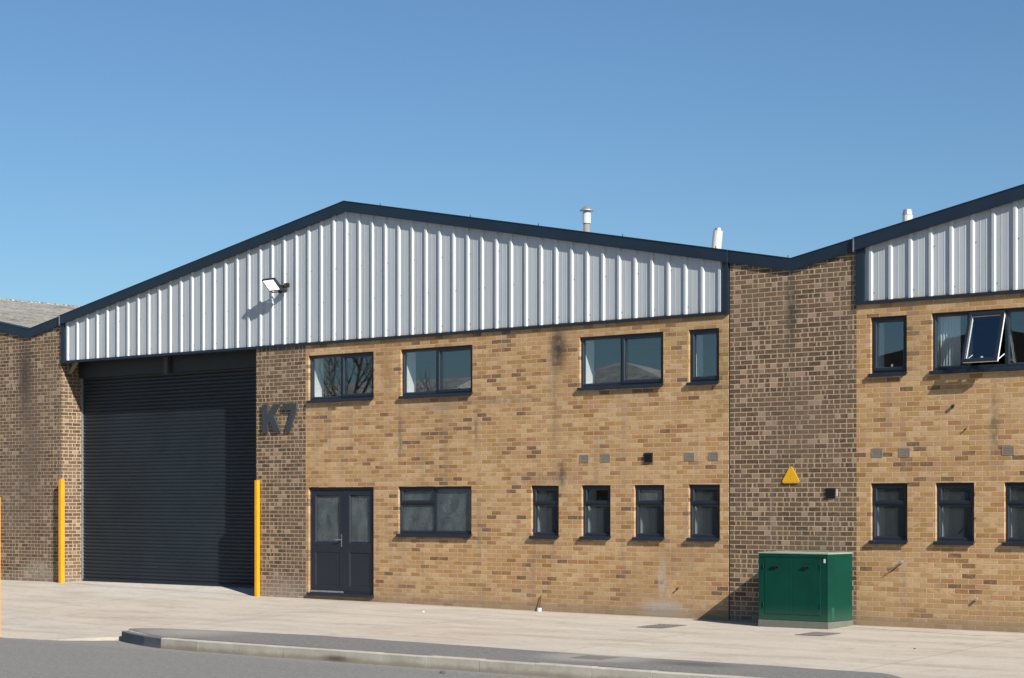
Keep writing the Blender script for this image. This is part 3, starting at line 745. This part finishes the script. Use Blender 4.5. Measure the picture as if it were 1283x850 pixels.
# ================================================================== RIGHT UNIT
ru = empty('warehouse', (15.3,0,0))
tag(ru, 'neighbouring warehouse unit at the right edge with an open top-hung upstairs window', 'warehouse', 'terraced warehouse units')
h2=[(7.03,7.64,3.795,4.665),(8.045,10.62,3.795,4.665),(7.035,7.65,1.275,2.155),(8.11,8.73,1.275,2.155),(9.20,9.82,1.275,2.155),(13.2,14.93,3.795,4.665),(17,18.73,3.795,4.665)]
wall_holes(6.79,23.8,-.4,4.93,h2).build('buff_brick_wall', BUFF, ru)
cladding(6.90,23.7,7.036,ru)
fascia(6.791,23.9,-.072,ru)
b = MB(); b.box(6.79,23.8,-.034,.05,ZC0,ZC1); b.box(6.79,23.8,-.040,-.034,ZC0,ZC0+.012); b.build('bottom_trim', NAVY, ru)
b = MB(); b.prism_y([(6.792,ZC1),(6.935,ZC1),(6.935,rooftop(6.935)-.19),(6.792,rooftop(6.792)-.19)],-.036,.04); b.build('corner_flashing', NAVY, ru)
roof_sheet(VR+.001,APX+BAY+9.6,ru)
one_light(ru,7.03,7.64,wh=True)
low_light(ru,7.035,7.65,top=FROST); low_light(ru,8.11,8.73,top=FROST); low_light(ru,9.20,9.82,top=FROST)
two_light(ru,13.2,14.93); two_light(ru,17,18.73)
# the long window with one sash pushed open
x0,x1,z0,z1=8.045,10.62,3.82,4.665; w=.045; s0,s1=8.60,9.19; y=.048
big = window(ru,x0,x1,z0,z1,[(x0+w,s0,z0+w,z1-w,'fixed'),(s0+.052,s1,z0+w,z1-w,'open'),(s1+.052,9.88,z0+w,z1-w,'fixed'),(9.932,x1-w,z0+w,z1-w,'fixed')])
piv = empty('open_sash',(0,y-.01,z1-w+.01)); piv.parent=big; piv.matrix_parent_inverse=Matrix.Translation(-world_loc(big)); piv.rotation_euler=(R(-19),0,0)
def sash_part(mb,name,mat):
    me=bpy.data.meshes.new(name); bm=bmesh.new()
    me.from_pydata(mb.v,[],mb.f); bm.from_mesh(me); bmesh.ops.remove_doubles(bm,verts=bm.verts,dist=1e-5); bmesh.ops.recalc_face_normals(bm,faces=bm.faces); bm.to_mesh(me); bm.free()
    me.materials.append(mat); o=bpy.data.objects.new(name,me); COL.objects.link(o); o.parent=big
    # placed by rotating about the top hinge line
    Rm=Matrix.Translation((0,y-.01,z1-w+.01)) @ Matrix.Rotation(R(-19),4,'X')
    me.transform(Rm); o.matrix_parent_inverse=Matrix.Translation(-world_loc(big)); return o
bpy.data.objects.remove(piv)
hh=.775; sx0,sx1=s0+.045,s1+.007; sw=.055
q=MB(); q.rings(sx0,sx1,-hh,0,[(.0,.0),(0,-.030),(sw-.012,-.030),(sw,-.012),(sw,.0)]); sash_part(q,'open_sash',FRAME)
q=MB(); q.rings(sx0,sx1,-hh,0,[(.002,.034),(.002,.001),(sw-.001,.001),(sw-.001,.034),(.002,.034)]); sash_part(q,'open_sash_inner_face',UPVCW)
q=MB(); q.box(sx0+sw-.01,sx1-sw+.01,.004,.020,-hh+sw-.01,-sw+.01); sash_part(q,'pane',GLASS)
q=MB(); q.box((sx0+sx1)/2-.012,(sx0+sx1)/2+.012,.035,.06,-hh+.01,-hh+.10); sash_part(q,'handle',UPVCW)
for xx in (sx0+.02,sx1-.02):
    q=MB(); q.tube((xx,y+.03,z0+.20),(xx,y-.20,z0+.10),.007,.007,6); q.build('window_stay', UPVCW, big)
q=MB()
n=14
for i in range(n):
    xa=x0+.07+.32*i/n; xb=x0+.07+.32*(i+1)/n; q.face([(xa,.16+.02*(i%2),z0+.04),(xb,.16+.02*((i+1)%2),z0+.04),(xb,.16+.02*((i+1)%2),z1-.03),(xa,.16+.02*(i%2),z1-.03)])
q.build('curtain', CURT, big)
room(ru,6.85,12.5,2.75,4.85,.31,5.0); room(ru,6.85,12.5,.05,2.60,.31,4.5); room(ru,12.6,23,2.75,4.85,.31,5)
for xx in (7.143,7.599,9.26): air_brick(ru,xx,2.612,.19,.13)
stub(ru,8.40,3.29,.028,.02,DARKSTEEL); stub(ru,8.60,2.95,.02,.009,DARKSTEEL); stub(ru,8.76,1.65,.03,.011,STEELH); stub(ru,8.78,.47,.035,.016,GALV)
b = MB(); b.tube((7.57,.01,.98),(7.57,-.08,.97),.022,.022,12); b.tube((7.57,-.05,.975),(7.37,-.05,.83),.007,.007,6); b.build('pipe_stub', GALV, ru)
b = MB(); b.tube((6.02,3,5.6),(6.06,3,6.66),.085,.085,16); ff=b.build('flue', FLUEW, ru); b=MB(); b.tube((6.06,3,6.655),(6.062,3,6.735),.092,.072,16); b.build('flue_cap', GALV, ff)

# ================================================================== LEFT UNIT
lu = empty('warehouse', (-23.3,0,0))
tag(lu, 'neighbouring brown brick warehouse unit at the left edge with lichened corrugated roof', 'warehouse', 'terraced warehouse units')
b = MB(); b.prism_y([(-15.9,-.4),(-12.57,-.4),(-12.57,rooftop(-12.57)-.10),(VL,rooftop(VL)-.10),(-15.9,rooftop(-15.9)-.10)],0,.75); b.build('brown_brick_wall', BROWN, lu)
b = MB(); b.prism_y([(-33,-.4),(-15.9,-.4),(-15.9,rooftop(-15.9)-.10),(APX-BAY,rooftop(APX-BAY)-.1),(-33,rooftop(-33)-.1)],.002,.75); b.build('gable_wall', BUFF, lu)
fascia(-33,-12.563,-.030,lu)
roof_sheet(-33,VL,lu,.27,42,.05)
# ridge capping of that roof
b = MB()
for i in range(32):
    yy=.3+i*1.3; b.tube((APX-BAY,yy,APZ-.115),(APX-BAY,yy+1.28,APZ-.112+.004*(i%2)),.09,.092,10)
b.build('ridge_cap', ROOF, lu)

# ================================================================== letters, sign, lamp
sgn = empty('unit_number_sign', (-5.82,0,3.24)); tag(sgn, 'raised dark grey K7 lettering on the brown brick pier', 'sign')
def letter(poly,name):
    b = MB(); b.prism_y(poly,-.042,-.012); o=b.build(name, SIGNGREY, sgn, bevel=.003); return o
def sc(pts,x0,w): return [(x0+px*w, 3.235+pz*.535) for px,pz in pts]
K=[(0,0),(.31,0),(.31,.27),(.40,.39),(.64,0),(1.0,0),(.62,.60),(.97,1),(.60,1),(.31,.62),(.31,1),(0,1)]
letter(sc(K,-6.275,.52),'letter_k')
S=[(.16,0),(.52,0),(1.0,.80),(1.0,1),(0,1),(0,.76),(.61,.76)]
letter(sc(S,-5.70,.38),'letter_seven')
b = MB()
for xx,zz in ((-6.20,3.3),(-6.20,3.7),(-5.85,3.3),(-5.6,3.3),(-5.40,3.72),(-5.66,3.71)): b.tube((xx,.005,zz),(xx,-.014,zz),.008,.008,6)
tag(b.build('sign_spacer', DARKSTEEL, sgn))

ws = empty('warning_sign',(5.642,0,2.16)); tag(ws,'small yellow triangular warning sign on the brown brick above the green cabinet','sign')
def rtri(cx,zb,w,h,r,y0,y1,mb):
    c=[Vector((cx-w/2,zb)),Vector((cx+w/2,zb)),Vector((cx,zb+h))]; pts=[]
    for i in range(3):
        p=c[i]; a=(c[i-1]-p).normalized(); d=(c[(i+1)%3]-p).normalized(); hv=(a+d).normalized(); ang=a.angle(d)/2
        o=p+hv*(r/math.sin(ang)); s=p+a*(r/math.tan(ang)); e=p+d*(r/math.tan(ang))
        for k in range(5):
            t=k/4; v=(s-o).lerp(e-o,t).normalized()*r; pts.append((o.x+v.x,o.y+v.y))
    mb.prism_y(pts,y0,y1)
b=MB(); rtri(5.642,2.165,.345,.29,.03,-.020,-.006,b); b.build('sign_plate',SIGNY,ws)
b=MB(); b.prism_y([(5.635,2.20),(5.66,2.27),(5.643,2.272),(5.662,2.35),(5.625,2.265),(5.643,2.262)],-.0215,-.0198); b.build('lightning_symbol',SIGNO,ws)
b=MB(); b.box(5.56,5.72,-.0215,-.0198,2.178,2.190); b.build('printed_line',SIGNO,ws)
b=MB()
for xx,zz in ((5.642,2.405),(5.53,2.19),(5.755,2.19)): b.tube((xx,.004,zz),(xx,-.022,zz),.007,.007,6)
b.build('fixing_screw',GALV,ws)

fl = empty('floodlight',(-5.55,0,6.02)); tag(fl,'lit square floodlight on a bracket on the silver cladding above the shutter','floodlight')
# lamp head: local frame, tilted downward
def tf(mb,M_): mb.v=[tuple(M_ @ Vector(v)) for v in mb.v]; return mb
TM = Matrix.Translation((-5.765,-.265,6.045)) @ Matrix.Rotation(R(-6),4,'Z') @ Matrix.Rotation(R(43),4,'X')
b=MB(); b.rings(-.185,.185,-.14,.14,[(.03,.055),(0,.03),(0,-.005),(.006,-.012),(.020,-.012),(.024,-.004)]); b.rings(-.185,.185,-.14,.14,[(.03,.055),(.09,.062)],True); 
for i in range(9): 
    xx=-.12+.03*i; b.box(xx-.003,xx+.003,.055,.085,-.09,.09)
tf(b,TM).build('housing',DARKSTEEL,fl)
b=MB(); b.box(-.160,.160,-.006,.004,-.115,.115); tf(b,TM).build('lens',LAMP,fl)
b=MB()
pR=TM@Vector((.197,.03,-.03)); pL=TM@Vector((-.197,.03,-.03))
wz=5.93
for p in (pL,pR):
    b.tube(p,(p.x,-.07,wz),.010,.010,6)
b.tube((pL.x,-.07,wz),(pR.x,-.07,wz),.012,.012,6)
b.tube((-5.75,-.032,wz),(-5.75,-.08,wz),.03,.03,10)
b.build('bracket',DARKSTEEL,fl)
b=MB(); b.box(-5.595,-5.515,-.10,-.030,6.00,6.08); b.tube((-5.555,-.10,6.03),(-5.555,-.15,6.01),.036,.03,12); b.tube((-5.59,-.07,6.03),(-5.66,-.14,6.0),.008,.008,6); b.build('motion_sensor',BLACK,fl)

# ================================================================== guard posts
def post(x,y,h,w,label,zg,square=True):
    mb=MB(); mb.prism_y([(0,0),(1,0),(1,1)],0,1); mb.v=[];mb.f=[];mb.mi=[]
    mb.box(x-w/2,x+w/2,y-w/2,y+w/2,zg-.1,zg+h)
    o=mb.build('guard_post',YEL,None,bevel=.008,loc=(x,y,zg)); tag(o,label,'post','yellow guard posts'); return o
post(-12.455,-.085,2.215,.098,'yellow guard post at the left jamb of the roller shutter',.148)
post(-6.39,-.055,2.26,.078,'yellow guard post at the right jamb of the roller shutter',.04)
post(-5.60,-6.68,2.28,.11,'yellow guard post beside the road at the extreme left edge',-.325)

# ================================================================== green cabinet
cb = empty('utility_cabinet',(6.15,-.44,-.03)); tag(cb,'green metal utility cabinet on a grey plinth standing against the brown brick pier','cabinet')
X0,X1,Y0,Y1=5.545,6.765,-.80,-.08
b=MB(); b.box(X0-.004,X1+.004,Y0-.004,Y1,-.06,.075); b.build('plinth',PLINTH,cb,bevel=.006)
b=MB(); b.box(X0,X1,Y0,Y1,.076,1.085); b.build('body',GREEN,cb,bevel=.008)
b=MB(); b.box(X0-.006,X1+.006,Y0-.008,Y1,1.086,1.108); b.build('lid',[LID],cb,bevel=.006)
b=MB(); mid=(X0+X1)/2
dx0,dx1=X0+.11,X1-.13
dm=(dx0+dx1)/2
for a,c in ((dx0,dm-.002),(dm+.002,dx1)):
    b=MB(); b.rings(a,c,.17,1.03,[(0,Y0+.002),(0,Y0-.003),(.004,Y0-.005)],True); b.build('door',GREEN,cb)
b=MB(); b.box(X0+.01,X1-.01,Y0-.010,Y0+.001,1.042,1.075); b.build('rain_strip',GREEN,cb)
for xx in (X0+.32,X0+.86):
    b=MB(); b.box(xx-.055,xx+.055,Y0-.040,Y0-.014,.895,.915); b.box(xx-.012,xx+.012,Y0-.03,Y0-.010,.87,.90); b.build('handle',DARKSTEEL,cb)
for xx in (X0+.095,X1-.13):
    for zz in (.86,.28):
        b=MB(); b.tube((xx,Y0-.010,zz),(xx,Y0-.010,zz+.07),.008,.008,8); b.build('hinge',GREEN,cb)
b=MB(); b.box(X1-.075,X1-.045,Y0-.004,Y0+.001,.96,1.02); b.build('label_plate',PEB,cb)
b=MB(); b.box(X1-.001,X1+.003,Y0+.10,Y0+.18,.10,.29); b.build('patch_plate',plain('faded_green_patch',(.005,.07,.048),.7,0,.2,10),cb)

# ================================================================== covers, pipe, stones
def cover(x0,x1,y0,y1,label,skew=.0):
    mb=MB(); n=6; z=lambda x,y: hz(x,y)+.006
    for i in range(n):
        for j in range(n):
            xa,xb=x0+(x1-x0)*i/n,x0+(x1-x0)*(i+1)/n; ya,yb=y0+(y1-y0)*j/n,y0+(y1-y0)*(j+1)/n
            mb.face([(xa,ya,z(xa,ya)),(xb,ya,z(xb,ya)),(xb,yb,z(xb,yb)),(xa,yb,z(xa,yb))])
            mb.box(xa+.01,xb-.01,ya+.01,yb-.01,z(xa,ya)-.001,z(xa,ya)+.004)
    o=mb.build('manhole_cover',IRON,None,loc=((x0+x1)/2,(y0+y1)/2,z((x0+x1)/2,(y0+y1)/2))); tag(o,label,'manhole cover','iron manhole covers'); return o
cover(3.95,4.45,-1.78,-1.12,'dark iron cover in the concrete left of the green cabinet')
cover(6.82,7.28,-1.86,-1.30,'dark iron cover in the concrete right in front of the green cabinet')
cover(6.02,6.56,-6.15,-5.72,'dark iron cover in the asphalt footway behind the kerb')
b=MB(); b.tube((.665,-.07,-.03),(.665,-.07,.055),.042,.042,14); p=b.build('capped_pipe',FLUEW,None,loc=(.665,-.07,-.02)); tag(p,'short white pipe socket with a rusty rod at the foot of the buff wall','pipe')
b=MB(); b.tube((.665,-.06,.05),(.655,-.035,.14),.011,.009,8); b.tube((.655,-.035,.14),(.668,-.02,.275),.009,.008,8); 
q=b.build('rod',RUST,p)
q.matrix_parent_inverse=Matrix.Translation(-world_loc(p))
def stone(x,y,s,label,mat=PEB):
    bm=bmesh.new(); bmesh.ops.create_icosphere(bm,subdivisions=1,radius=s)
    for v in bm.verts: v.co*=random.uniform(.7,1.15); v.co.z*=.6
    me=bpy.data.meshes.new('loose_stone'); bm.to_mesh(me); bm.free(); me.materials.append(mat)
    o=bpy.data.objects.new('loose_stone',me); COL.objects.link(o); o.location=(x,y,(hz(x,y) if y>KY else -.345)+s*.3); tag(o,label,'stone','loose stones on the ground')
stone(-.95,-1.25,.035,'small pale stone on the concrete below the downstairs wide window')
stone(4.9,-7.35,.05,'small dark stone in the road against the kerb',SHADEWALL)
stone(9.3,-2.9,.022,'tiny dark stone on the concrete near the right edge',SHADEWALL)

# ================================================================== across the road: what the glass reflects
ow = empty('warehouse',(-24,-40,0)); tag(ow,'grey gabled warehouse row across the road, reflected in the upstairs glass','warehouse')
FY=-36
OROOF = plain('pale_mottled_roof', (.46,.46,.43), .95, 0, .6, 2.2, .05)
def opp_gable(cx,half,zt,zs,y0,y1,mw=SHEET,fd=0):
    b=MB(); b.prism_y([(cx-half,4.6),(cx+half,4.6),(cx+half,zs),(cx,zt),(cx-half,zs)],y1,y0); return b
b=MB(); b.box(-75,12,FY-40,FY,-.3,4.6); b.build('brick_wall',SHADEWALL,ow)
opp_gable(-8.5,8.5,7.9,6.4,FY-.05,FY-40).build('gable',SHADEWALL,ow)
def hip(x0,x1,xr0,xr1,ye,yr,ze,zr,name):
    yb=2*yr-ye; b=MB()
    b.face([(x0,ye,ze),(x1,ye,ze),(xr1,yr,zr),(xr0,yr,zr)]); b.face([(x1,ye,ze),(x1,yb,ze),(xr1,yr,zr)]); b.face([(x1,yb,ze),(x0,yb,ze),(xr0,yr,zr),(xr1,yr,zr)]); b.face([(x0,yb,ze),(x0,ye,ze),(xr0,yr,zr)])
    b.face([(x0,ye,ze),(x0,yb,ze),(x1,yb,ze),(x1,ye,ze)])
    return b.build(name,OROOF,ow)
hip(-37.5,-17.5,-29.6,-29.0,FY+.2,-43,4.8,8.05,'roof')
hip(-80,-37.6,-74,-39.5,FY+.2,-45,4.8,7.95,'roof')
def bare_tree(x,y,h,label,seed):
    rnd=random.Random(seed); mb=MB()
    t=empty('bare_tree',(x,y,-.2)); tag(t,label,'tree','bare trees across the road')
    tr=MB(); 
    def grow(p,d,L,r,lev,mbx):
        segs=3; q=p
        for i in range(segs):
            d2=(d+Vector((rnd.uniform(-.16,.16),rnd.uniform(-.16,.16),.05))).normalized(); q2=q+d2*L/segs
            mbx.tube(q,q2,r*(1-.25*i/segs),r*(1-.25*(i+1)/segs),6 if lev<2 else 4,False); q=q2; d=d2
            if lev<4 and (lev>0 or i>0):
                for k in range(2 if lev<3 else 2):
                    a=rnd.uniform(0,6.28); side=Vector((math.cos(a),math.sin(a),rnd.uniform(.3,.9))).normalized()
                    grow(q,(d*.6+side*.8).normalized(),L*rnd.uniform(.45,.62),r*.45,lev+1,mb)
        
    grow(Vector((x,y,-.2)),Vector((0,0,1)),h*.6,h*.018,0,tr)
    tr.build('trunk',BARK,t); mb.build('crown',BARK,t)
bare_tree(-33.4,-31,9.5,'tall bare tree across the road, reflected in the second upstairs window',3)
bare_tree(-37.5,-30,8.5,'bare tree across the road, reflected in the first upstairs window',5)
bare_tree(-30.6,-32.5,7.0,'smaller bare tree across the road nearest the gable',8)

# ================================================================== light, sky, camera
SUN = Vector((2.73,-1,1.86)).normalized()
el = math.asin(SUN.z); az = math.atan2(SUN.x,SUN.y)      # azimuth clockwise from +Y
world = bpy.data.worlds.new('World'); scene.world = world; world.use_nodes = True
nt = world.node_tree; bg = nt.nodes['Background']; sky = nt.nodes.new('ShaderNodeTexSky'); sky.sky_type='NISHITA'; sky.sun_disc=False
sky.sun_elevation=el; sky.sun_rotation=az; sky.altitude=0; sky.air_density=1.0; sky.dust_density=.25; sky.ozone_density=2.0
hs = nt.nodes.new('ShaderNodeMix'); hs.data_type='RGBA'; hs.blend_type='MULTIPLY'; hs.inputs[0].default_value=1
hs.inputs[7].default_value=(.74,.985,1.19,1)
nt.links.new(sky.outputs[0], hs.inputs[6]); nt.links.new(hs.outputs[2], bg.inputs[0]); bg.inputs[1].default_value=.054
sl = bpy.data.lights.new('sun','SUN'); sl.energy=5.0; sl.angle=R(.53); sl.color=(1.0,.955,.88)
so_ = bpy.data.objects.new('sun',sl); COL.objects.link(so_); so_.rotation_euler = SUN.to_track_quat('Z','Y').to_euler()
so_.location=(30,-20,25)

cam = bpy.data.cameras.new('camera'); co = bpy.data.objects.new('camera',cam); COL.objects.link(co)
f=2443.; A=R(39.5); L=f/71.9
co.location=(L*math.sin(A),-L*math.cos(A),1.85)
co.rotation_euler=(R(90),0,A)
cam.sensor_width=36; cam.lens=f/1283*36; cam.shift_y=(631-425)/1283; cam.clip_end=4000; cam.clip_start=.1
scene.camera=co
scene.view_settings.view_transform='Standard'; scene.view_settings.look='None'; scene.view_settings.exposure=.58; scene.view_settings.gamma=1
scene.render.engine='CYCLES'
scene.cycles.max_bounces=8; scene.cycles.transparent_max_bounces=16; scene.cycles.caustics_reflective=False; scene.cycles.caustics_refractive=False
scene.render.resolution_x=1024; scene.render.resolution_y=678
